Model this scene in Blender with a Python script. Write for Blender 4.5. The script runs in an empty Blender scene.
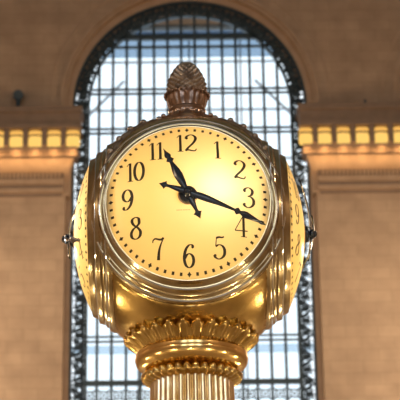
import bpy, bmesh, math, random
from mathutils import Vector, Matrix
random.seed(7)
PI = math.pi
C = bpy.context.scene.collection
sc = bpy.context.scene

# ------------------------------------------------------------------ materials
def new_mat(name):
    m = bpy.data.materials.new(name); m.use_nodes = True
    nt = m.node_tree; nt.nodes.clear()
    out = nt.nodes.new('ShaderNodeOutputMaterial')
    return m, nt, out

def L(nt, a, b): nt.links.new(a, b)

def pbr(name, col, rough=.5, metal=0., col2=None, scale=6., bump=0., bscale=30., rough2=None, coat=0., detail=4.):
    m, nt, out = new_mat(name)
    b = nt.nodes.new('ShaderNodeBsdfPrincipled')
    b.inputs['Metallic'].default_value = metal
    b.inputs['Coat Weight'].default_value = coat
    tc = nt.nodes.new('ShaderNodeTexCoord')
    n = nt.nodes.new('ShaderNodeTexNoise'); n.inputs['Scale'].default_value = scale; n.inputs['Detail'].default_value = detail
    L(nt, tc.outputs['Object'], n.inputs['Vector'])
    r = nt.nodes.new('ShaderNodeValToRGB')
    r.color_ramp.elements[0].position = .35; r.color_ramp.elements[1].position = .68
    r.color_ramp.elements[0].color = (*col, 1); r.color_ramp.elements[1].color = (*(col2 or col), 1)
    L(nt, n.outputs['Fac'], r.inputs['Fac']); L(nt, r.outputs['Color'], b.inputs['Base Color'])
    mr = nt.nodes.new('ShaderNodeMapRange')
    mr.inputs['To Min'].default_value = rough; mr.inputs['To Max'].default_value = rough2 if rough2 else rough
    L(nt, n.outputs['Fac'], mr.inputs['Value']); L(nt, mr.outputs['Result'], b.inputs['Roughness'])
    if bump:
        n2 = nt.nodes.new('ShaderNodeTexNoise'); n2.inputs['Scale'].default_value = bscale; n2.inputs['Detail'].default_value = 3
        L(nt, tc.outputs['Object'], n2.inputs['Vector'])
        bp = nt.nodes.new('ShaderNodeBump'); bp.inputs['Strength'].default_value = bump; bp.inputs['Distance'].default_value = .01
        L(nt, n2.outputs['Fac'], bp.inputs['Height']); L(nt, bp.outputs['Normal'], b.inputs['Normal'])
    L(nt, b.outputs['BSDF'], out.inputs['Surface'])
    return m

def stone(name, col, col2, mortar, bw=.95, bh=.36):
    m, nt, out = new_mat(name)
    b = nt.nodes.new('ShaderNodeBsdfPrincipled'); b.inputs['Roughness'].default_value = .7
    tc = nt.nodes.new('ShaderNodeTexCoord'); sp = nt.nodes.new('ShaderNodeSeparateXYZ'); cb = nt.nodes.new('ShaderNodeCombineXYZ')
    ad = nt.nodes.new('ShaderNodeMath'); ad.operation = 'ADD'
    L(nt, tc.outputs['Object'], sp.inputs['Vector'])
    L(nt, sp.outputs['X'], ad.inputs[0]); L(nt, sp.outputs['Y'], ad.inputs[1])
    L(nt, ad.outputs[0], cb.inputs['X']); L(nt, sp.outputs['Z'], cb.inputs['Y'])
    br = nt.nodes.new('ShaderNodeTexBrick')
    br.inputs['Color1'].default_value = (*col, 1); br.inputs['Color2'].default_value = (*col2, 1); br.inputs['Mortar'].default_value = (*mortar, 1)
    br.inputs['Scale'].default_value = 1; br.inputs['Mortar Size'].default_value = .014
    br.inputs['Brick Width'].default_value = bw; br.inputs['Row Height'].default_value = bh; br.inputs['Mortar Smooth'].default_value = .4
    L(nt, cb.outputs['Vector'], br.inputs['Vector'])
    n = nt.nodes.new('ShaderNodeTexNoise'); n.inputs['Scale'].default_value = 1.3; n.inputs['Detail'].default_value = 5
    L(nt, tc.outputs['Object'], n.inputs['Vector'])
    mx = nt.nodes.new('ShaderNodeMix'); mx.data_type = 'RGBA'; mx.blend_type = 'MULTIPLY'; mx.inputs['Factor'].default_value = .55
    rp = nt.nodes.new('ShaderNodeValToRGB'); rp.color_ramp.elements[0].color = (.62, .58, .55, 1); rp.color_ramp.elements[1].color = (1.1, 1.08, 1.05, 1)
    rp.color_ramp.elements[0].position = .3; rp.color_ramp.elements[1].position = .7
    L(nt, n.outputs['Fac'], rp.inputs['Fac']); L(nt, br.outputs['Color'], mx.inputs['A']); L(nt, rp.outputs['Color'], mx.inputs['B'])
    L(nt, mx.outputs['Result'], b.inputs['Base Color']); L(nt, b.outputs['BSDF'], out.inputs['Surface'])
    return m

def emis(name, col, s):
    m, nt, out = new_mat(name)
    e = nt.nodes.new('ShaderNodeEmission'); e.inputs['Color'].default_value = (*col, 1); e.inputs['Strength'].default_value = s
    L(nt, e.outputs[0], out.inputs['Surface']); return m

BRASS = pbr('polished_brass', (.36, .235, .075), .12, 1., (.80, .56, .21), 4., .22, 10., .30)
SHAFTM = pbr('pale_rubbed_brass', (.62, .46, .24), .14, 1., (.80, .68, .48), 14., .1, 20., .25)
SILVER = pbr('bright_nickel', (.62, .60, .55), .10, 1., (.74, .72, .67), 7.)
BEZELM = pbr('worn_nickel_brass', (.42, .33, .19), .12, 1., (.66, .55, .35), 7., .1, 12., .24)
BRONZE = pbr('antique_bronze', (.22, .18, .155), .28, 1., (.50, .42, .34), 22., .3, 60., .42)
COPPER = pbr('coppery_brass', (.22, .15, .12), .24, 1., (.42, .31, .25), 18., .2, 40., .36)
DISCM = pbr('bright_brass', (.78, .53, .20), .14, 1., (.86, .61, .25), 8., .06, 14., .22)
INK = pbr('black_enamel', (.012, .009, .006), .45)
FADED = pbr('faded_ink', (.42, .33, .18), .6)
HANDM = pbr('blued_steel', (.010, .016, .028), .22, .0, (.018, .028, .045), 12., coat=.25)
WALLM = stone('caen_stone', (.47, .345, .245), (.425, .31, .22), (.38, .28, .195))
TRIMM = pbr('carved_stone', (.46, .33, .23), .65, 0, (.40, .28, .19), 2.5)
DARKSTONE = pbr('dark_brown_stone', (.25, .18, .135), .7, 0, (.21, .15, .11), 3.)  # darker brown stone; one cornice band uses it as painted shadow
IRON = pbr('dark_green_iron', (.032, .054, .070), .5, .2, (.042, .066, .084), 8.)
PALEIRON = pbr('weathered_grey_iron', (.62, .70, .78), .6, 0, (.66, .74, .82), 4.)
FLOORM = pbr('tan_marble', (.46, .36, .25), .35, 0, (.38, .29, .2), .8)
CEILM = pbr('sea_green_plaster', (.34, .42, .42), .8, 0, (.38, .46, .46), .3)
LAMPGLASS = emis('cornice_lamp_glass', (1., .60, .15), 1.1)
LAMPDIM = emis('cornice_lamp_glass_amber', (1., .53, .12), .95)
WARMGLOBE = emis('warm_globe_glass', (1., .82, .48), 30.)

def opal():
    m, nt, out = new_mat('backlit_opal_glass')
    t = nt.nodes.new('ShaderNodeBsdfTranslucent'); t.inputs['Color'].default_value = (.96, .88, .66, 1)
    g = nt.nodes.new('ShaderNodeBsdfPrincipled'); g.inputs['Base Color'].default_value = (.78, .60, .30, 1); g.inputs['Roughness'].default_value = .22
    mx = nt.nodes.new('ShaderNodeMixShader'); mx.inputs[0].default_value = .25
    L(nt, t.outputs[0], mx.inputs[1]); L(nt, g.outputs[0], mx.inputs[2])
    L(nt, mx.outputs[0], out.inputs['Surface']); return m
OPAL = opal()

def glass(name, tint, gl):
    m, nt, out = new_mat(name)
    t = nt.nodes.new('ShaderNodeBsdfTransparent'); t.inputs['Color'].default_value = (*tint, 1)
    g = nt.nodes.new('ShaderNodeBsdfGlossy'); g.inputs['Roughness'].default_value = .15
    mx = nt.nodes.new('ShaderNodeMixShader'); mx.inputs[0].default_value = gl
    L(nt, t.outputs[0], mx.inputs[1]); L(nt, g.outputs[0], mx.inputs[2]); L(nt, mx.outputs[0], out.inputs['Surface'])
    return m
GLASS = glass('window_glass', (.95, .98, 1.), .04)
FROST = glass('frosted_walkway_glass', (.30, .38, .46), .05)
TINTED2 = glass('smoky_blue_glass', (.52, .60, .68), .04)
TINTED = glass('tinted_glass', (.72, .78, .83), .04)

# ------------------------------------------------------------------ mesh helpers
class MB:
    def __init__(s): s.v = []; s.f = []
    def add(s, v, f):
        o = len(s.v); s.v += [tuple(p) for p in v]; s.f += [tuple(i + o for i in q) for q in f]; return s
    def box(s, x0, x1, y0, y1, z0, z1):
        v = [(x, y, z) for x in (x0, x1) for y in (y0, y1) for z in (z0, z1)]
        return s.add(v, [(0, 1, 3, 2), (4, 6, 7, 5), (0, 4, 5, 1), (2, 3, 7, 6), (0, 2, 6, 4), (1, 5, 7, 3)])
    def tube(s, pts, r, n=8, closed=False):
        pts = [Vector(p) for p in pts]; N = len(pts); rr = r if isinstance(r, (list, tuple)) else [r] * N
        vs = []; prev = None
        for i, p in enumerate(pts):
            a = pts[(i - 1) % N] if (closed or i > 0) else p; b = pts[(i + 1) % N] if (closed or i < N - 1) else p
            d = (b - a).normalized()
            if prev is None:
                up = Vector((0, 0, 1)) if abs(d.z) < .9 else Vector((0, 1, 0)); x = d.cross(up).normalized()
            else:
                x = (prev - d * prev.dot(d)).normalized()
            prev = x; y = d.cross(x)
            vs += [p + (x * math.cos(2 * PI * k / n) + y * math.sin(2 * PI * k / n)) * rr[i] for k in range(n)]
        fs = []
        for i in range(N if closed else N - 1):
            for k in range(n):
                a = i * n + k; b = i * n + (k + 1) % n; c = ((i + 1) % N) * n + (k + 1) % n; d = ((i + 1) % N) * n + k
                fs.append((a, b, c, d))
        if not closed:
            fs.append(tuple(range(n - 1, -1, -1))); fs.append(tuple((N - 1) * n + k for k in range(n)))
        return s.add(vs, fs)
    def ball(s, c, r, nu=12, nv=8, sz=1.):
        prof = [(max(1e-5, math.sin(PI * j / nv)) * r, -math.cos(PI * j / nv) * r * sz) for j in range(nv + 1)]
        return s.lathe(prof, nu, c)
    def lathe(s, prof, n=64, c=(0, 0, 0), axis='z', mod=None, closed=False):
        vs = []
        for j, (r, h) in enumerate(prof):
            for k in range(n):
                a = 2 * PI * k / n
                rr, hh = (r, h) if mod is None else mod(j, a, r, h)
                if axis == 'z': p = (c[0] + rr * math.cos(a), c[1] + rr * math.sin(a), c[2] + hh)
                else: p = (c[0] + rr * math.cos(a), c[1] - hh, c[2] + rr * math.sin(a))   # outward along -Y
                vs.append(p)
        fs = []
        M = len(prof)
        for j in range(M if closed else M - 1):
            for k in range(n):
                fs.append((j * n + k, j * n + (k + 1) % n, ((j + 1) % M) * n + (k + 1) % n, ((j + 1) % M) * n + k))
        return s.add(vs, fs)
    def prism(s, poly, y0, y1):                     # polygon in XZ extruded in Y
        n = len(poly)
        v = [(x, y0, z) for x, z in poly] + [(x, y1, z) for x, z in poly]
        return s.add(v, [tuple(range(n)), tuple(range(2 * n - 1, n - 1, -1))] + [(i, (i + 1) % n, n + (i + 1) % n, n + i) for i in range(n)])
    def build(s, name, mat, parent=None, smooth=True, bevel=0):
        me = bpy.data.meshes.new(name); me.from_pydata(s.v, [], s.f)
        bm = bmesh.new(); bm.from_mesh(me); bmesh.ops.remove_doubles(bm, verts=bm.verts, dist=1e-5)
        bmesh.ops.recalc_face_normals(bm, faces=bm.faces); bm.to_mesh(me); bm.free()
        me.materials.append(mat)
        if smooth:
            for p in me.polygons: p.use_smooth = True
            try: me.set_sharp_from_angle(angle=math.radians(38))
            except Exception: pass
        o = bpy.data.objects.new(name, me); C.objects.link(o)
        if parent: o.parent = parent
        if bevel:
            b = o.modifiers.new('bevel', 'BEVEL'); b.width = bevel; b.segments = 2; b.limit_method = 'ANGLE'
        return o

def tag(o, label=None, cat=None, group=None, kind=None):
    if label: o['label'] = label
    if cat: o['category'] = cat
    if group: o['group'] = group
    if kind: o['kind'] = kind
    return o
def empty(name, loc, rz=0):
    o = bpy.data.objects.new(name, None); C.objects.link(o); o.location = loc; o.rotation_euler = (0, 0, rz); return o
def copy_tree(o, parent=None, rz=None):
    c = o.copy(); C.objects.link(c); c.parent = parent
    if rz is not None: c.rotation_euler = (0, 0, rz)
    for ch in list(o.children): copy_tree(ch, c)
    return c
def struct(o): o['kind'] = 'structure'; return o

def crom(pts, k=6):
    out = []; n = len(pts)
    for i in range(n - 1):
        p0 = pts[max(i - 1, 0)]; p1 = pts[i]; p2 = pts[i + 1]; p3 = pts[min(i + 2, n - 1)]
        for j in range(k):
            t = j / k
            out.append(tuple(.5 * (2 * b + (c - a) * t + (2 * a - 5 * b + 4 * c - d) * t * t + (3 * b - a - 3 * c + d) * t ** 3) for a, b, c, d in zip(p0, p1, p2, p3)))
    out.append(tuple(pts[-1])); return out

# ================================================================== THE CLOCK
CZ = 4.08
clock = empty('pedestal_clock', (.0123, 0, 2.466))
clock.rotation_euler = (0, math.radians(-.35), math.radians(-.5))
tag(clock, 'four-faced brass globe clock with glowing cream dials on a fluted pedestal', 'clock')
def Z(h): return CZ + h - 2.46                      # height above the clock's own centre -> local z
ZC = Z(0)

# body: a sphere flattened where the four dial drums sit
RB, CUT = .500, .305
b = MB(); n = 128; prof = []
for j in range(1, 96):
    a = PI * j / 96; prof.append((RB * math.sin(a), -RB * math.cos(a)))
def flat(j, a, r, h):
    m = max(abs(math.cos(a)), abs(math.sin(a))) * r
    if m > CUT and False: pass
    return r, h
b.lathe(prof, n)
b.v = [(max(-CUT, min(CUT, x)), max(-CUT, min(CUT, y)), z + ZC) for x, y, z in b.v]
body = b.build('body', BRASS, clock)
body['label'] = 'polished amber brass globe body'

# corner straps with knobs on the upper half
for q in range(4):
    az = PI / 4 + q * PI / 2
    m = MB(); pts = []; wid = []
    for i in range(40):
        th = math.radians(14 + i * 1.35); R = RB + .001
        pts.append((R * math.sin(th) * math.cos(az), R * math.sin(th) * math.sin(az), ZC + R * math.cos(th)))
        wid.append(.010 + .002 * math.sin(i * 1.1))
    m.tube(pts, wid, 10)
    for off in (-.07, .07):
        p2 = []
        for i in range(40):
            th = math.radians(16 + i * 1.2)
            p2.append((RB * math.sin(th) * math.cos(az + off / math.sin(th) * .45), RB * math.sin(th) * math.sin(az + off / math.sin(th) * .45), ZC + RB * math.cos(th)))
        m.tube(p2, .005, 6)
    st = m.build('corner_strap', BRONZE, clock)
    for th in (19, 30, 40, 50, 59):
        t = math.radians(th); k = MB(); R = RB + .008
        k.ball((R * math.sin(t) * math.cos(az), R * math.sin(t) * math.sin(az), ZC + R * math.cos(t)), .014)
        k.build('knob', BRONZE, st)

# --- one dial assembly, facing -Y, copied three times
DR, DEDGE, DH = .324, .397, .079
RS = (DR * DR + DH * DH) / (2 * DH)
def dome(r): return DEDGE + DH - RS + math.sqrt(max(RS * RS - r * r, 0))
face_parts = []
prof = [(1e-4, dome(0))] + [(DR * i / 40, dome(DR * i / 40)) for i in range(1, 41)] + [(DR, DEDGE - .01)]
dial = MB().lathe(prof, 96, (0, 0, ZC), 'y').build('dial', OPAL, clock); face_parts.append(dial)
dial['label'] = 'cream backlit glass dial'

bz = [(.3185, .385), (.3195, .396), (.3215, .401), (.3245, .4010), (.327, .396), (.331, .387), (.336, .378), (.341, .3725), (.344, .370),
      (.346, .3700), (.349, .3705), (.353, .369), (.3555, .364), (.357, .357), (.361, .350), (.366, .346), (.369, .3445), (.3705, .339),
      (.374, .333), (.377, .3305), (.380, .3290), (.384, .327), (.388, .323), (.391, .317), (.393, .308), (.394, .290)]
bezel = MB().lathe(bz, 160, (0, 0, ZC), 'y').build('bezel', BEZELM, clock); face_parts.append(bezel)
bezel['label'] = 'stepped silvery metal bezel ring'
for nm, (r, d, t) in (('bright_bead', (.3500, .3700, .0042)), ('bright_bead', (.3835, .3270, .0042))):
    m = MB(); m.tube([(r * math.cos(2 * PI * i / 128), -d, ZC + r * math.sin(2 * PI * i / 128)) for i in range(128)], t, 8, True)
    m.build(nm, SILVER, bezel)

def on_dial(u, v, lift=.0012):
    r = math.hypot(u, v); return (u, -(dome(r) + lift), ZC + v)

def ribbon(mb, pts, wfun, fn, caps=True):
    n = len(pts); Lft = []; Rgt = []
    for i, p in enumerate(pts):
        a = pts[max(i - 1, 0)]; c = pts[min(i + 1, n - 1)]
        dx, dy = c[0] - a[0], c[1] - a[1]; l = math.hypot(dx, dy) or 1; dx /= l; dy /= l
        w = wfun(i / (n - 1), dx, dy) / 2
        Lft.append((p[0] - dy * w, p[1] + dx * w)); Rgt.append((p[0] + dy * w, p[1] - dx * w))
    vs = [fn(*q) for q in Lft] + [fn(*q) for q in Rgt]
    mb.add(vs, [(i, i + 1, n + i + 1, n + i) for i in range(n - 1)])
def disc(mb, u, v, r, fn, n=12):
    mb.add([fn(u + r * math.cos(2 * PI * k / n), v + r * math.sin(2 * PI * k / n)) for k in range(n)], [tuple(range(n))])

T, t_ = .135, .046
auto = lambda s, dx, dy: t_ + (T - t_) * abs(dy) ** 1.6
def W(a, b=None): return lambda s, dx, dy: a + ((b if b is not None else a) - a) * s
DIG = {
 '1': [([(.02, .5), (.02, .2), (.03, -.2), (.03, -.49)], W(.11, .13)), ([(.03, .48), (-.05, .44), (-.14, .33)], W(.06, .03)), ([(-.10, -.485), (.17, -.485)], W(.035))],
 '2': [([(-.21, .25), (-.19, .38), (-.06, .48), (.08, .48), (.21, .36), (.22, .2), (.1, -.03), (-.1, -.26), (-.24, -.46)], auto), ([(-.25, -.43), (-.1, -.41), (.06, -.455), (.2, -.46), (.27, -.34)], W(.10, .05))],
 '3': [([(-.2, .3), (-.15, .42), (0, .49), (.14, .42), (.19, .29), (.12, .12), (-.04, .05)], auto), ([(-.04, .05), (.12, .02), (.23, -.12), (.22, -.32), (.1, -.46), (-.06, -.5), (-.19, -.42), (-.23, -.32)], auto)],
 '4': [([(.11, .5), (.11, -.48)], W(.115)), ([(.1, .49), (-.29, -.2)], W(.04)), ([(-.29, -.215), (.29, -.215)], W(.05)), ([(-.02, -.485), (.25, -.485)], W(.035))],
 '5': [([(-.13, .43), (.0, .46), (.12, .45), (.22, .49)], W(.10, .06)), ([(-.13, .46), (-.17, .04)], W(.045)), ([(-.17, .04), (-.03, .12), (.13, .08), (.23, -.08), (.22, -.3), (.1, -.45), (-.05, -.5), (-.19, -.43), (-.23, -.33)], auto)],
 '6': [([(.2, .38), (.13, .48), (.0, .46), (-.14, .28), (-.21, .02), (-.21, -.2), (-.14, -.41), (0, -.5), (.14, -.42), (.21, -.22), (.17, -.02), (.04, .09), (-.09, .05), (-.19, -.1)], auto)],
 '7': [([(-.25, .27), (-.23, .38), (-.13, .45), (.02, .41), (.15, .40), (.26, .47)], W(.05, .11)), ([(.26, .47), (.13, .2), (.04, -.1), (.0, -.5)], W(.035, .15))],
 '8': [([(.16, .3), (.13, .44), (0, .5), (-.14, .43), (-.17, .3), (-.08, .14), (.1, .0), (.21, -.16), (.2, -.35), (.1, -.47), (-.03, -.5), (-.17, -.42), (-.21, -.24), (-.12, -.05), (.05, .08), (.15, .2), (.16, .32)], auto)],
 '0': [([(.21 * math.sin(a * PI / 12), .49 * math.cos(a * PI / 12)) for a in range(25)], auto)],
}
DIG['9'] = [([(-x, -y) for x, y in DIG['6'][0][0]], auto)]
BALLS = {'2': [(-.185, .27)], '3': [(-.175, .31), (-.2, -.34)], '5': [(-.2, -.35)], '6': [(.175, .38)], '9': [(-.175, -.38)], '7': [], '8': []}
NH = .084
def numeral(num, u0, v0, parent):
    m = MB(); s = str(num)
    offs = [0] if len(s) == 1 else ([-.24, .12] if s == '11' else ([-.34, .17] if s != '10' else [-.27, .17]))
    for ch, ox in zip(s, offs):
        fn = lambda x, y: on_dial(u0 + (x + ox) * NH, v0 + y * NH)
        for pts, w in DIG[ch]:
            ribbon(m, crom(pts, 8), w, fn)
        for bx, by in BALLS.get(ch, []):
            disc(m, bx, by, .062, fn)
    m.build('numeral', INK, parent, smooth=False)
NR = .236
for h in range(1, 13):
    a = h * PI / 6; numeral(h, NR * math.sin(a), NR * math.cos(a), dial)
tr = MB()
for k in range(60):
    a = k * PI / 30; su, cu = math.sin(a), math.cos(a); r0 = .3025
    hour = k % 5 == 0
    hr, ht = (.0105, .0085) if hour else (.0062, .0062)
    if hour: loc = [(hr, 0), (.3 * hr, ht * .55), (0, ht), (-.3 * hr, ht * .55), (-hr, 0), (-.3 * hr, -ht * .55), (0, -ht), (.3 * hr, -ht * .55)]
    else: loc = [(hr, -ht * .8), (hr, ht * .8), (-hr, ht * .8), (-hr, -ht * .8)]
    tr.add([on_dial((r0 + p) * su + q * cu, (r0 + p) * cu - q * su) for p, q in loc], [tuple(range(len(loc)))])
tr.build('minute_track', INK, dial, smooth=False)
mk = MB()
for i in range(9):
    u = -.045 + i * .0058 + (.002 if i > 3 else 0); w = .0042
    mk.add([on_dial(u, -.062), on_dial(u + w, -.062), on_dial(u + w, -.0590), on_dial(u, -.0590)], [(0, 1, 2, 3)])
mk.build('faint_lettering', FADED, dial, smooth=False)

# hands bowed to follow the glass
def hand_d(r, top): return top - .078 * (r / .31) ** 2
def hand(name, ang, prof, top, parts=()):
    m = MB(); n = len(prof); us, uc = math.sin(ang), math.cos(ang)
    vs = []
    P = []
    for i in range(n - 1):
        for k in range(6):
            t = k / 6; P.append((prof[i][0] * (1 - t) + prof[i + 1][0] * t, prof[i][1] * (1 - t) + prof[i + 1][1] * t))
    P.append(prof[-1])
    for r, w in P:
        d = hand_d(abs(r), top)
        w *= 1.45
        for q, dd in ((-w, 0), (-w * .45, .0035), (0, .0048), (w * .45, .0035), (w, 0), (0, -.003)):
            vs.append((r * us + q * uc, -(d + dd), ZC + r * uc - q * us))
    fs = [(i * 6 + k, i * 6 + (k + 1) % 6, (i + 1) * 6 + (k + 1) % 6, (i + 1) * 6 + k) for i in range(len(P) - 1) for k in range(6)]
    fs += [tuple(range(6)), tuple((len(P) - 1) * 6 + k for k in range(6))]
    m.add(vs, fs)
    o = m.build(name, HANDM, clock); face_parts.append(o); return o
def tail(L1):
    return [(-L1, .0005), (-L1 + .010, .0045), (-L1 + .021, .0095), (-L1 + .025, .0125), (-L1 + .029, .006), (-L1 + .034, .0042), (-L1 + .042, .0046), (-.045, .0075), (-.03, .0085), (0, .009)]
MA, HA = math.radians(110.6), math.radians(-24.5)
hand('minute_hand', MA, tail(.118) + [(.03, .0085), (.05, .0100), (.08, .0098), (.13, .0068), (.18, .0042), (.192, .0038), (.197, .0075), (.203, .0105), (.209, .0075), (.214, .0045),
     (.228, .0085), (.240, .0098), (.262, .0072), (.290, .0040), (.300, .0052), (.306, .0048), (.321, .0006)], .512)
hand('hour_hand', HA, tail(.113) + [(.03, .0075), (.05, .0100), (.085, .0122), (.11, .0105), (.14, .0060), (.152, .0046), (.157, .0085), (.162, .0112), (.167, .0085), (.173, .006),
     (.183, .0092), (.193, .0075), (.206, .0035), (.224, .0005)], .500)
hb = MB().lathe([(1e-4, .472), (.034, .472), (.035, .480), (.034, .489), (.030, .493), (.014, .495), (.012, .500), (.020, .504), (.021, .512), (.015, .517), (.014, .523), (.008, .528), (1e-4, .529)], 32, (0, 0, ZC), 'y')
hub = hb.build('hub', HANDM, clock); face_parts.append(hub)
cr = MB().lathe([(1e-4, .455), (.024, .455), (.038, .472), (.039, .476), (.036, .480), (1e-4, .481)], 32, (0, 0, ZC), 'y').build('brass_collar', COPPER, clock); face_parts.append(cr)
for q in (1, 2, 3):
    for p in face_parts: copy_tree(p, clock, q * PI / 2)

# --- finial
pl = [(.001, .46), (.125, .464), (.131, .474), (.129, .484), (.120, .491), (.114, .499), (.119, .508), (.115, .516), (.100, .521), (.086, .526), (.079, .534), (.076, .543), (.075, .550), (.0755, .556),
      (.0790, .560), (.0805, .565), (.0785, .570), (.0745, .574), (.0765, .583), (.0800, .594), (.083, .607), (.0850, .619), (.0860, .628), (.0885, .633), (.088, .639), (.083, .642), (.03, .644)]
fin = MB().lathe([(r, Z(h)) for r, h in pl], 96, mod=lambda j, a, r, h: (r * (1 + (.035 * math.cos(a * 20) if 10 <= j <= 12 or 18 <= j <= 22 else 0)), h)).build('finial', COPPER, clock)
fin['label'] = 'coppery pinecone finial'
eg = []
ep = crom([(.030, .636), (.080, .640), (.0835, .662), (.0825, .684), (.0770, .708), (.0660, .736), (.0500, .764), (.0290, .786), (.0005, .798)], 8)[:61]
ep = ep[:60] + [(.0005, .796)]
for r, z in ep: eg.append((max(r, .0005), Z(z)))
def scales(j, a, r, h):
    s = j / 60
    k = abs(math.sin(8 * a + 7.5 * PI * s)) * abs(math.sin(8 * a - 7.5 * PI * s))
    return r * (1 + .13 * (k - .5) * (1 if s < .95 else 0)), h
egg = MB().lathe(eg, 208, mod=scales).build('pinecone', BRONZE, fin)
for k in range(24):
    a = 2 * PI * k / 24
    MB().ball((.0925 * math.cos(a), .092 * math.sin(a), Z(.636)), .0080, 8, 6).build('bead', COPPER, fin)
for k in range(16):
    a = 2 * PI * (k + .5) / 16
    MB().ball((.120 * math.cos(a), .120 * math.sin(a), Z(.518)), .011, 10, 8).build('bead', COPPER, fin)

# --- leaf collar under the bowl
NL = 28
col = []
lp = [(.231, -.432), (.245, -.434), (.257, -.438), (.265, -.443), (.268, -.450), (.263, -.457), (.253, -.463), (.244, -.470), (.236, -.477), (.228, -.485), (.220, -.493), (.213, -.500), (.207, -.508), (.19, -.512)]
def leaf(j, a, r, h):
    c = abs(math.sin(a * NL / 2)) ** .7 * (1 - .16 * abs(math.sin(a * NL)) ** 3); up = max(0, 1 - j / 13.)
    rr = r * (1 + (.055 * up + .028) * (c - .6)); hh = h
    if j < 7: hh = h + .016 * (c - .55) * (1 - j / 7.) - (.0 if j > 4 else .006 * (1 - c))
    if j > 4: rr *= 1 + .012 * math.cos(a * NL * 3)
    return rr, hh
lc = MB().lathe([(r, Z(h)) for r, h in lp], NL * 24, mod=leaf).build('leaf_collar', BRASS, clock)
lc['label'] = 'ring of curled acanthus leaves under the globe'
m = MB()
for k in range(NL):
    a = 2 * PI * (k + .5) / NL
    c = Vector((math.cos(a), math.sin(a), 0))
    MB().ball((c.x * .2655, c.y * .2655, Z(-.4405)), .0110, 8, 6).build('leaf_tip', BRASS, lc)
# --- neck disc
dp = [(.15, -.500), (.205, -.503), (.222, -.505), (.2255, -.509), (.2260, -.519), (.2250, -.523), (.2280, -.526), (.2285, -.531), (.2270, -.540), (.2215, -.553), (.2105, -.565), (.196, -.574), (.182, -.579), (.172, -.582), (.166, -.586), (.13, -.587)]
nd = MB().lathe([(r, Z(h)) for r, h in dp], 128).build('neck_disc', DISCM, clock)
# --- capital of curled scrolls and fluted shaft
NF = 34
cp = [(.150, -.582), (.172, -.586), (.186, -.590), (.196, -.597), (.199, -.606), (.194, -.616), (.183, -.622), (.172, -.626), (.160, -.63)]
cap = MB().lathe([(r, Z(h)) for r, h in cp], NF * 10, mod=lambda j, a, r, h: (r * (1 + .065 * (abs(math.cos(a * NF / 2)) - .5)), h + .008 * (abs(math.cos(a * NF / 2)) - .5) * (j < 5))).build('capital', BRASS, clock)
m = MB()
for k in range(NF):
    a = 2 * PI * k / NF
    MB().ball((.193 * math.cos(a), .193 * math.sin(a), Z(-.600)), .0120, 8, 6).build('scroll_tip', DISCM, cap)
sh = MB().lathe([(.163, Z(-.60)), (.163, Z(-.64)), (.166, Z(-.75)), (.175, Z(-1.1)), (.18, Z(-1.45))], NF * 10, mod=lambda j, a, r, h: (r * (1 + .075 * (abs(math.cos(a * NF / 2)) ** .8 - .6)), h)).build('fluted_shaft', SHAFTM, clock)
MB().lathe([(.10, Z(-1.44)), (.20, Z(-1.44)), (.225, Z(-1.47)), (.23, Z(-1.51)), (.26, Z(-1.53)), (.28, Z(-1.57)), (.28, 0), (.05, 0)], 96).build('shaft_base', BRASS, clock)

# lamps inside the clock, one behind each dial
for q in range(4):
    a = q * PI / 2
    ld = bpy.data.lights.new('dial_lamp', 'AREA'); ld.shape = 'DISK'; ld.size = .60; ld.energy = 3.3; ld.color = (1., .88, .58); ld.spread = PI
    lo = bpy.data.objects.new('dial_lamp', ld); C.objects.link(lo); lo.parent = clock
    lo.location = (math.sin(a) * .33, -math.cos(a) * .33, ZC); lo.rotation_euler = (PI / 2, 0, a)
    ld = bpy.data.lights.new('dial_bulb', 'POINT'); ld.energy = .9; ld.color = (1., .92, .68); ld.shadow_soft_size = .03
    lo = bpy.data.objects.new('dial_bulb', ld); C.objects.link(lo); lo.parent = clock
    u, v, d = .10, .03, .36
    lo.location = (math.cos(a) * u + math.sin(a) * d, math.sin(a) * u - math.cos(a) * d, ZC + v)

# ================================================================== THE HALL
HX, HY, HZ = 18.5, 42.0, 38.0
WX, SPR, RW = .08, 23.55, 3.66          # window axis, springing height, outer radius
PITCH = 10.35
SILL = 9.0
FRONT = HY - .45                        # face of the wall
RO = 4.00                               # arch opening in the wall face
struct(MB().box(-HX, HX, -HY, HY + 1, -.3, 0).build('floor', FLOORM, smooth=False))
struct(MB().box(-HX, HX, -HY, HY + 1, HZ, HZ + .4).build('ceiling', CEILM, smooth=False))
struct(MB().box(-HX - .5, -HX, -HY, HY + 1, 0, HZ).build('wall_left', WALLM, smooth=False))
struct(MB().box(HX, HX + .5, -HY, HY + 1, 0, HZ).build('wall_right', WALLM, smooth=False))
struct(MB().box(-HX, HX, -HY - .5, -HY, 0, HZ).build('wall_back', WALLM, smooth=False))

def arc(cx, r, a0, a1, n=28): return [(cx + r * math.cos(a0 + (a1 - a0) * i / n), SPR + r * math.sin(a0 + (a1 - a0) * i / n)) for i in range(n + 1)]
cs = [WX - PITCH, WX, WX + PITCH]
w = MB()
w.prism([(-HX, 0), (HX, 0), (HX, SILL), (-HX, SILL)], FRONT, FRONT + .9)
def pier(xa, xb, ra, rb, y0, y1, zb=SILL, zt=HZ):
    # wall between arch centre xa (right half) and arch centre xb (left half)
    poly = []
    if ra: poly += [(xa + ra, zb)]
    else: poly += [(xa, zb)]
    poly2 = [(xb - rb, zb)] if rb else [(xb, zb)]
    right = arc(xb, rb, PI, PI / 2) if rb else []
    left = arc(xa, ra, PI / 2, 0) if ra else []
    return poly + poly2 + right + ([(xb, zt)]) + ([(xa, zt)]) + left
for xa, xb, ra, rb in ((-HX, cs[0], 0, RO), (cs[0], cs[1], RO, RO), (cs[1], cs[2], RO, RO), (cs[2], HX, RO, 0)):
    w.prism(pier(xa, xb, ra, rb, 0, 0), FRONT, FRONT + .9)
wall = struct(w.build('wall_far', WALLM, smooth=False))

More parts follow.
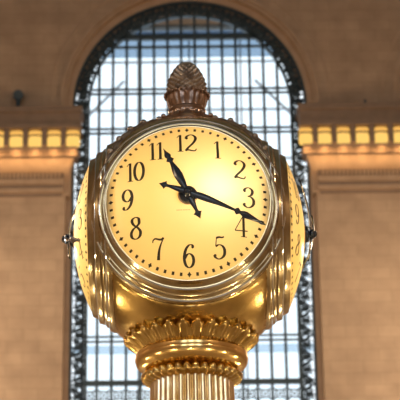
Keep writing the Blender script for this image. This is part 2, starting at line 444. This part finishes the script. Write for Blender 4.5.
# stepped archivolts and jambs around each window
def arch_ring(mb, cx, r0, r1, y0, y1, z0=SILL):
    outer = [(cx + r1, z0)] + arc(cx, r1, 0, PI, 40) + [(cx - r1, z0)]
    inner = [(cx + r0, z0)] + arc(cx, r0, 0, PI, 40) + [(cx - r0, z0)]
    n = len(outer); v = []
    for y in (y0, y1):
        v += [(x, y, z) for x, z in outer]; v += [(x, y, z) for x, z in inner]
    f = []
    for i in range(n - 1):
        f += [(i, i + 1, n + i + 1, n + i), (2 * n + i, 3 * n + i, 3 * n + i + 1, 2 * n + i + 1), (i, 2 * n + i, 2 * n + i + 1, i + 1), (n + i, n + i + 1, 3 * n + i + 1, 3 * n + i)]
    f += [(0, n, 3 * n, 2 * n), (n - 1, 3 * n - 1, 4 * n - 1, 2 * n - 1)]
    mb.add(v, f)
for i, cx in enumerate((cs[1], cs[2], cs[0])):
    m = MB()
    arch_ring(m, cx, 3.86, RO + .01, HY - .36, HY + .4)
    arch_ring(m, cx, 3.66, 3.87, HY - .12, HY + .4)
    arch_ring(m, cx, 3.84, 3.92, HY - .42, HY - .30)
    arch_ring(m, cx, 3.93, 4.03, HY - .50, HY - .36)
    arch_ring(m, cx, 4.34, 4.38, FRONT - .02, FRONT + .05, SPR - .5)
    struct(m.build('trim_%d' % (i + 1), TRIMM, smooth=False))

# piers below the cornice come forward up to the jambs
m = MB()
for s in (-1, 1):
    for cx in cs:
        x0, x1 = cx + s * 3.82, cx + s * (PITCH / 2)
        m.box(min(x0, x1), max(x0, x1), FRONT - .06, FRONT + .3, SILL, 20.6)
struct(m.build('trim_4', WALLM, smooth=False))

# the entablature at the foot of the arches
m = MB(); m2 = MB()
def run(mb, e, y, z0, z1):           # e: end distance from window axis, y: face
    for c0, c1 in ((cs[0], cs[1]), (cs[1], cs[2])):
        mb.box(c0 + e, c1 - e, y, FRONT + .35, z0, z1)
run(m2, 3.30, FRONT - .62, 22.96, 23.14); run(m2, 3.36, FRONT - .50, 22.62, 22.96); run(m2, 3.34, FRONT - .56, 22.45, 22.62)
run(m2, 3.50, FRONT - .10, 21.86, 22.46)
run(m2, 3.44, FRONT - .46, 21.72, 21.86); run(m2, 3.46, FRONT - .30, 21.62, 21.72)  # dark bands that colour in the shadow below the lamps
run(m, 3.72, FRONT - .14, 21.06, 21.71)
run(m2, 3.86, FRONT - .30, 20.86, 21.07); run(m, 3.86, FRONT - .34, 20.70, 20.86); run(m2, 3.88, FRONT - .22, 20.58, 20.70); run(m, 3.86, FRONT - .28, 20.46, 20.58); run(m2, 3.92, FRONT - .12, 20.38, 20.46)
xx = -6.9
while xx < 7.2:
    if abs(xx - WX) > 3.9: m.box(xx - .035, xx + .035, FRONT - .37, FRONT - .28, 20.88, 21.03)
    xx += .125
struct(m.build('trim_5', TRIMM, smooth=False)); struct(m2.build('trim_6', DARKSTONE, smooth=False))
# modillion blocks and curved consoles
m = MB()
xs_l = [-3.50 - .577 * i for i in range(0, 6)]
xs_r = [3.605 + .577 * i for i in range(0, 6)]
for x in [q - .2885 for q in xs_l] + [q + .2885 for q in xs_r]:
    m.prism([(x - .08, 21.87), (x + .08, 21.87), (x + .08, 22.45), (x - .08, 22.45)], FRONT - .53, FRONT - .08)
struct(m.build('trim_7', DARKSTONE, smooth=False))
m = MB()
for s in (-1, 1):
    cx = WX
    poly = [(cx + s * 3.40, 21.84), (cx + s * 3.9, 21.84), (cx + s * 3.9, 20.40), (cx + s * 3.70, 20.40), (cx + s * 3.68, 21.2), (cx + s * 3.62, 21.50), (cx + s * 3.52, 21.68)]
    m.prism(poly, FRONT - .12, FRONT + .3)
struct(m.build('trim_8', TRIMM, smooth=False))

# glowing cornice lamps
def rbox(w, h, dpt, c, e=.07, n=6):
    mb = MB(); prof = []
    vs = []; rows = []
    pts = []
    for j in range(-6, 7):
        s = j / 6; k = (1 - abs(s) ** 4) ** .25; pts.append((s * h / 2, max(k, .02)))
    N = 20
    for zz, k in pts:
        for i in range(N):
            a = 2 * PI * i / N; ca, sa = math.cos(a), math.sin(a)
            q = (abs(ca) ** 4 + abs(sa) ** 4) ** -.25
            vs.append((c[0] + w / 2 * k * ca * q, c[1] + dpt / 2 * k * sa * q, c[2] + zz))
    fs = [(j * N + i, j * N + (i + 1) % N, (j + 1) * N + (i + 1) % N, (j + 1) * N + i) for j in range(12) for i in range(N)]
    fs += [tuple(range(N)), tuple(12 * N + i for i in range(N))]
    return mb.add(vs, fs)
lampg = rbox(.415, .36, .30, (0, 0, -.10))
proto = empty('cornice_lamp', (0, 0, 0))
g = lampg.build('lamp_glass', LAMPGLASS, proto)
g2 = rbox(.40, .175, .28, (0, 0, .165)).build('upper_glass', LAMPDIM, proto)
bd = MB().box(-.18, .18, -.135, .16, .055, .095).build('metal_band', COPPER, proto)
MB().box(-.05, .05, .10, .30, -.05, .12).build('bracket', COPPER, proto)
first = True
words_l = ['nearest the window on the left', 'second from the window on the left', 'third from the window on the left', 'fourth from the window on the left', 'cut by the left edge of the photo']
words_r = ['nearest the window on the right', 'second from the window on the right', 'third from the window on the right', 'fourth from the window on the right', 'fifth from the window on the right', 'cut by the right edge of the photo']
for xs, words, side in ((xs_l[:5], words_l, 'left'), (xs_r, words_r, 'right')):
    for x, wd in zip(xs, words):
        o = proto if first else copy_tree(proto); first = False
        o.location = (x, FRONT - .35, 22.155)
        tag(o, 'glowing amber square cornice lamp, ' + wd, 'lamp', 'lit lamps along the cornice')
        ld = bpy.data.lights.new('cornice_glow', 'POINT'); ld.energy = 9; ld.color = (1., .56, .20); ld.shadow_soft_size = .12
        lo = bpy.data.objects.new('cornice_glow', ld); C.objects.link(lo); lo.location = (x, FRONT - .48, 21.64)

# ------------------------------------------------------------------ arched window
BX = [-3.19 + .4307 * i for i in range(16)]
def build_window(cx, idx):
    g = MB()
    r_in = 3.17
    def ztop(x, r): d = x - cx; return SPR + math.sqrt(max(r * r - d * d, 0)) if abs(d) < r else SPR
    for x in BX:
        X = cx - WX + x
        zt = ztop(X, r_in + .1)
        g.box(X - .042, X + .042, HY - .06, HY + .06, SILL, zt)
    tz = [25.62] + [24.08 - 1.345 * k for k in range(7)] + [14.66] + [12.9, 11.5, 10.1]
    for z in tz:
        if z < SILL: continue
        half = math.sqrt(max(r_in ** 2 - max(z - SPR, 0) ** 2, 0)) + .05
        if z == 25.62:
            g.box(cx - half, cx + half, HY - .06, HY + .05, z - .03, z + .03)
            g.box(cx - half + .1, cx + half - .1, HY - .10, HY + .05, z + .25, z + .42)
        elif z == 14.66: g.box(cx - half, cx + half, HY - .08, HY + .06, z - .075, z + .075)
        else:
            for dz in (-.075, .075): g.box(cx - half, cx + half, HY - .05, HY + .05, z + dz - .024, z + dz + .024)
    fr = g.build('window_%d' % idx, IRON, smooth=False); struct(fr)
    # scrollwork border
    s = MB()
    arch_ring(s, cx, 3.58, 3.70, HY - .10, HY + .08); arch_ring(s, cx, 3.13, 3.20, HY - .10, HY + .08)
    def ring_at(x, z, r, th, ang=0, a0=0, a1=2 * PI, n=14):
        pts = [(x + r * math.cos(ang + a0 + (a1 - a0) * i / n), HY - .02, z + r * math.sin(ang + a0 + (a1 - a0) * i / n)) for i in range(n + 1)]
        s.tube(pts, th, 5)
    def cell(x, z, ang, sg, dense):
        rr = .135
        if not dense:
            x += random.uniform(-.03, .03); s.tube([(x - .19, HY + .02, z + .10 * sg), (x - .04, HY + .02, z - .02), (x + .19, HY + .02, z - .13 * sg)], [.03, .055, .03], 5)
        ring_at(x, z, rr, .038, ang, .3 * sg, (2 * PI - .9) * sg)
        ring_at(x, z, .055, .036, ang + 1, 0, 4.2 * sg, 8)
        tx, tz_ = math.cos(ang + PI / 2), math.sin(ang + PI / 2); nx, nz = math.cos(ang), math.sin(ang)
        for q in (-1, 1):
            bx, bz_ = x + tx * .19, z + tz_ * .19
            s.tube([(bx, HY - .02, bz_), (bx + nx * .10 * q, HY - .02, bz_ + nz * .10 * q), (bx + nx * .19 * q - tx * .05, HY - .02, bz_ + nz * .19 * q - tz_ * .05)], [.052, .045, .02], 5)
        if dense:
            s.tube([(x - nx * .2, HY + .03, z - nz * .2), (x + nx * .2, HY + .03, z + nz * .2)], .06, 5)
            s.ball((x, HY + .02, z), .10, 8, 6)
            s.ball((x + tx * .19, HY + .02, z + tz_ * .19), .09, 8, 6)
    plo = [(cx + 3.60 * math.cos(a), SPR + 3.60 * math.sin(a)) for a in [PI * (.045 + .91 * i / 40) for i in range(41)]]
    pli = [(cx + 3.30 * math.cos(a), SPR + 3.30 * math.sin(a)) for a in [PI * (.045 + .91 * i / 40) for i in range(41)]]
    vv = [(x, HY + .03, z) for x, z in plo + pli] + [(x, HY + .05, z) for x, z in plo + pli]
    s2 = MB(); s2.add(vv, [(i, i + 1, 41 + i + 1, 41 + i) for i in range(40)] + [(82 + i, 123 + i, 123 + i + 1, 82 + i + 1) for i in range(40)])
    z = SILL + .2; k = 0
    while z < SPR:
        for sd in (-1, 1): cell(cx + sd * 3.385, z, 0, sd * (1 if k % 2 else -1), False)
        z += .375; k += 1
    nn = 29
    for i in range(nn):
        a = PI * (i + .5) / nn
        cell(cx + 3.39 * math.cos(a), SPR + 3.39 * math.sin(a), a, 1 if i % 2 else -1, True)
    so = s.build('scrollwork_border', IRON, fr); s2.build('border_backing', DARKSTONE, fr, smooth=False)
    # ornamental grille row low in the window
    o = MB()
    for x in BX[:-1]:
        X = cx - WX + x + .215
        for z0 in (14.30,):
            o.tube([(X + .12 * math.cos(a * PI / 6), HY, z0 + .12 * math.sin(a * PI / 6)) for a in range(12)], .026, 5, True)
            for a in range(4):
                q = PI / 4 + a * PI / 2
                o.tube([(X + .10 * math.cos(q), HY, z0 + .10 * math.sin(q)), (X + .22 * math.cos(q), HY, z0 + .22 * math.sin(q))], .03, 5)
            o.ball((X, HY, z0), .05, 8, 6)
    for z0 in (13.98,): o.box(cx - 3.2, cx + 3.2, HY - .04, HY + .04, z0 - .035, z0 + .035)
    o.build('grille_band', IRON, fr)
    p = MB(); poly = [(cx - r_in, SILL), (cx + r_in, SILL)] + arc(cx, r_in + .3, 0, PI, 40)
    poly = [(cx - 3.5, SILL), (cx + 3.5, SILL)] + arc(cx, 3.5, 0, PI, 40)
    p.prism(poly, HY + .085, HY + .10); p.build('pane', GLASS, fr, smooth=False)
build_window(cs[1], 1)
build_window(cs[0], 2)
build_window(cs[2], 3)

# second glass wall three metres outside, with glass walkways between
OY = HY + 3.2
def outer(cx, idx):
    g = MB()
    for i in range(-2, 3):
        X = cx + i * 1.72
        g.box(X - .03, X + .03, OY - .05, OY + .05, SILL, 27.4)
    for z in (26.63, 24.86, 23.09, 21.32, 19.55):
        g.box(cx - 4, cx + 4, OY - .06, OY + .06, z - .025, z + .025)
    for sx in (-1, 1):
        g.tube([(cx + sx * 2.2, OY - .08, 25.9), (cx + sx * 3.7, OY - .08, 24.3)], .05, 6)
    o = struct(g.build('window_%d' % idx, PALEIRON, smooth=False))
    f = MB()
    f2 = MB(); f2.box(cx - 4, cx + 4, OY - .1, OY - .02, 16.45, 16.72); f2.build('lower_walkway_edge', TINTED, o, smooth=False)
    for z, hh in ((27.6, .13),): f.box(cx - 4, cx + 4, OY - .1, OY - .02, z - hh, z + hh)
    f.build('walkway_edge', FROST, o, smooth=False)
    h = MB(); h.box(cx - 4, cx + 4, OY - .14, OY - .11, 26.75, 27.98); h.build('tinted_panel', TINTED2, o, smooth=False)
    l = MB(); l.box(cx - 4.2, cx + 4.2, OY + .1, OY + .4, 28.0, 31)
    l.build('lintel', TRIMM, o, smooth=False)
for i, cx in enumerate(cs): outer(cx, i + 4)

# ------------------------------------------------------------------ small fixtures on the ledge
def floodlight(name, x, y, z, s, label):
    e = empty(name, (x, y, z))
    tag(e, label, 'floodlight')
    MB().box(-.05 * s, .05 * s, -.05 * s, .05 * s, 0, .28 * s).build('stand', IRON, e, False)
    MB().box(-.12 * s, .12 * s, -.12 * s, .12 * s, 0, .03).build('foot', IRON, e, False)
    m = MB().tube([(0, -.10 * s, .34 * s), (0, .02 * s, .36 * s), (0, .16 * s, .40 * s)], [.12 * s, .13 * s, .08 * s], 14)
    m.build('housing', IRON, e)
floodlight('floodlight', -5.20, FRONT - .40, 23.14, 1.30, 'small dark floodlight standing on the cornice left of the arched window')
floodlight('floodlight', 5.48, FRONT - .40, 23.14, .4, 'tiny dark fixture on the cornice right of the arched window')

# ------------------------------------------------------------------ information booth under the clock
booth = empty('information_booth', (0, 0, 0))
tag(booth, 'round brass and marble information booth carrying the clock', 'booth')
MB().lathe([(.01, 0), (2.30, 0), (2.30, .1), (2.22, .14), (2.22, 1.10), (2.32, 1.14), (2.32, 1.2), (.01, 1.2)], 64).build('counter', FLOORM, booth)
MB().lathe([(.01, 2.30), (2.25, 2.30), (2.30, 2.34), (2.30, 2.42), (2.2, 2.46), (.01, 2.46)], 64).build('roof', FLOORM, booth)
for k in range(12):
    a = 2 * PI * (k + .5) / 12
    MB().tube([(2.2 * math.cos(a), 2.2 * math.sin(a), 1.2), (2.2 * math.cos(a), 2.2 * math.sin(a), 2.31)], .035, 10).build('post', BRASS, booth)
for k in range(10):
    a = 2 * PI * (k + .5) / 10
    e = empty('globe_lamp', (1.9 * math.cos(a), 1.9 * math.sin(a), 2.46))
    tag(e, 'small warm globe lamp on the booth roof below the clock', 'lamp', 'globe lamps on the booth roof')
    MB().lathe([(.04, 0), (.04, .02), (.012, .03), (.012, .07)], 12).build('lamp_base', BRASS, e)
    MB().ball((0, 0, .10), .045, 14, 10).build('globe', WARMGLOBE, e)
    ld = bpy.data.lights.new('globe_glow', 'POINT'); ld.energy = 15; ld.color = (1., .82, .50); ld.shadow_soft_size = .05
    lo = bpy.data.objects.new('globe_glow', ld); C.objects.link(lo); lo.location = (1.9 * math.cos(a), 1.9 * math.sin(a), 2.46 + .155)

# ------------------------------------------------------------------ chandeliers of the hall, added out of view to light the far wall
def chandelier(x, y, z, e_):
    e = empty('chandelier', (x, y, z))
    tag(e, 'round brass chandelier ringed with warm bulbs added out of view to light the hall', 'chandelier', 'hall chandeliers')
    MB().lathe([(.01, -.9), (.3, -.85), (.7, -.5), (.85, 0), (.6, .4), (.15, .7), (.05, .9)], 32).build('bowl', BRASS, e)
    MB().tube([(0, 0, .8), (0, 0, HZ - z)], .03, 8).build('chain', IRON, e)
    m = MB()
    for k in range(20):
        a = 2 * PI * k / 20; m.ball((.95 * math.cos(a), .95 * math.sin(a), .05), .08, 8, 6)
    m.build('bulb_ring', WARMGLOBE, e)
    for dz in (-1.0,):
        ld = bpy.data.lights.new('chandelier_glow', 'POINT'); ld.energy = e_; ld.color = (1., .76, .51); ld.shadow_soft_size = .09
        lo = bpy.data.objects.new('chandelier_glow', ld); C.objects.link(lo); lo.location = (x, y, z + dz)
for x in (-12.5, 12.5):
    for y, e_ in ((35, 4000), (8, 1700), (-16, 1700)): chandelier(x, y, 16.5 if y > 20 else 14, e_)

# daylight through the tall windows behind the photographer
for x in (-10.8, 0, 10.8):
    g = MB()
    for i in range(-4, 5): g.box(x + i * .85 - .05, x + i * .85 + .05, -HY + .02, -HY + .12, 8, 26)
    for z in range(8, 27, 2): g.box(x - 3.5, x + 3.5, -HY + .02, -HY + .12, z - .05, z + .05)
    struct(g.build('window_%d' % (7 + int(x / 10.8 + 1.5)), IRON, smooth=False))
    ld = bpy.data.lights.new('daylight', 'AREA'); ld.shape = 'RECTANGLE'; ld.size = 6.8; ld.size_y = 18; ld.energy = 1500; ld.color = (.80, .90, 1.)
    lo = bpy.data.objects.new('daylight', ld); C.objects.link(lo); lo.location = (x, -HY + .2, 17); lo.rotation_euler = (PI / 2, 0, 0)

# ------------------------------------------------------------------ sky
wd = bpy.data.worlds.new('sky'); sc.world = wd; wd.use_nodes = True
nt = wd.node_tree; bg = nt.nodes['Background']; bg.inputs['Color'].default_value = (.86, .94, 1., 1); bg.inputs['Strength'].default_value = 1.6

# ------------------------------------------------------------------ camera
p, y, r = math.radians(21.05), math.radians(.42), math.radians(.8)
F = Vector((math.sin(y) * math.cos(p), math.cos(y) * math.cos(p), math.sin(p)))
R = F.cross(Vector((0, 0, 1))).normalized(); U = R.cross(F)
R2 = R * math.cos(r) - U * math.sin(r); U2 = U * math.cos(r) + R * math.sin(r)
cam = bpy.data.cameras.new('camera'); co = bpy.data.objects.new('camera', cam); C.objects.link(co)
M = Matrix((R2, U2, -F)).transposed().to_4x4(); M.translation = Vector((0, -6.62, 1.7)); co.matrix_world = M
cam.sensor_width = 36; cam.lens = 36 * 1700 / 400; cam.clip_end = 200
cam.dof.use_dof = True; cam.dof.focus_distance = 6.6; cam.dof.aperture_fstop = 9.5
sc.camera = co
sc.view_settings.view_transform = 'Standard'; sc.view_settings.look = 'None'; sc.view_settings.gamma = 1; sc.view_settings.use_curve_mapping = False
sc.view_settings.exposure = 0
sc.cycles.use_denoising = True
sc.cycles.max_bounces = 8; sc.cycles.sample_clamp_indirect = 6
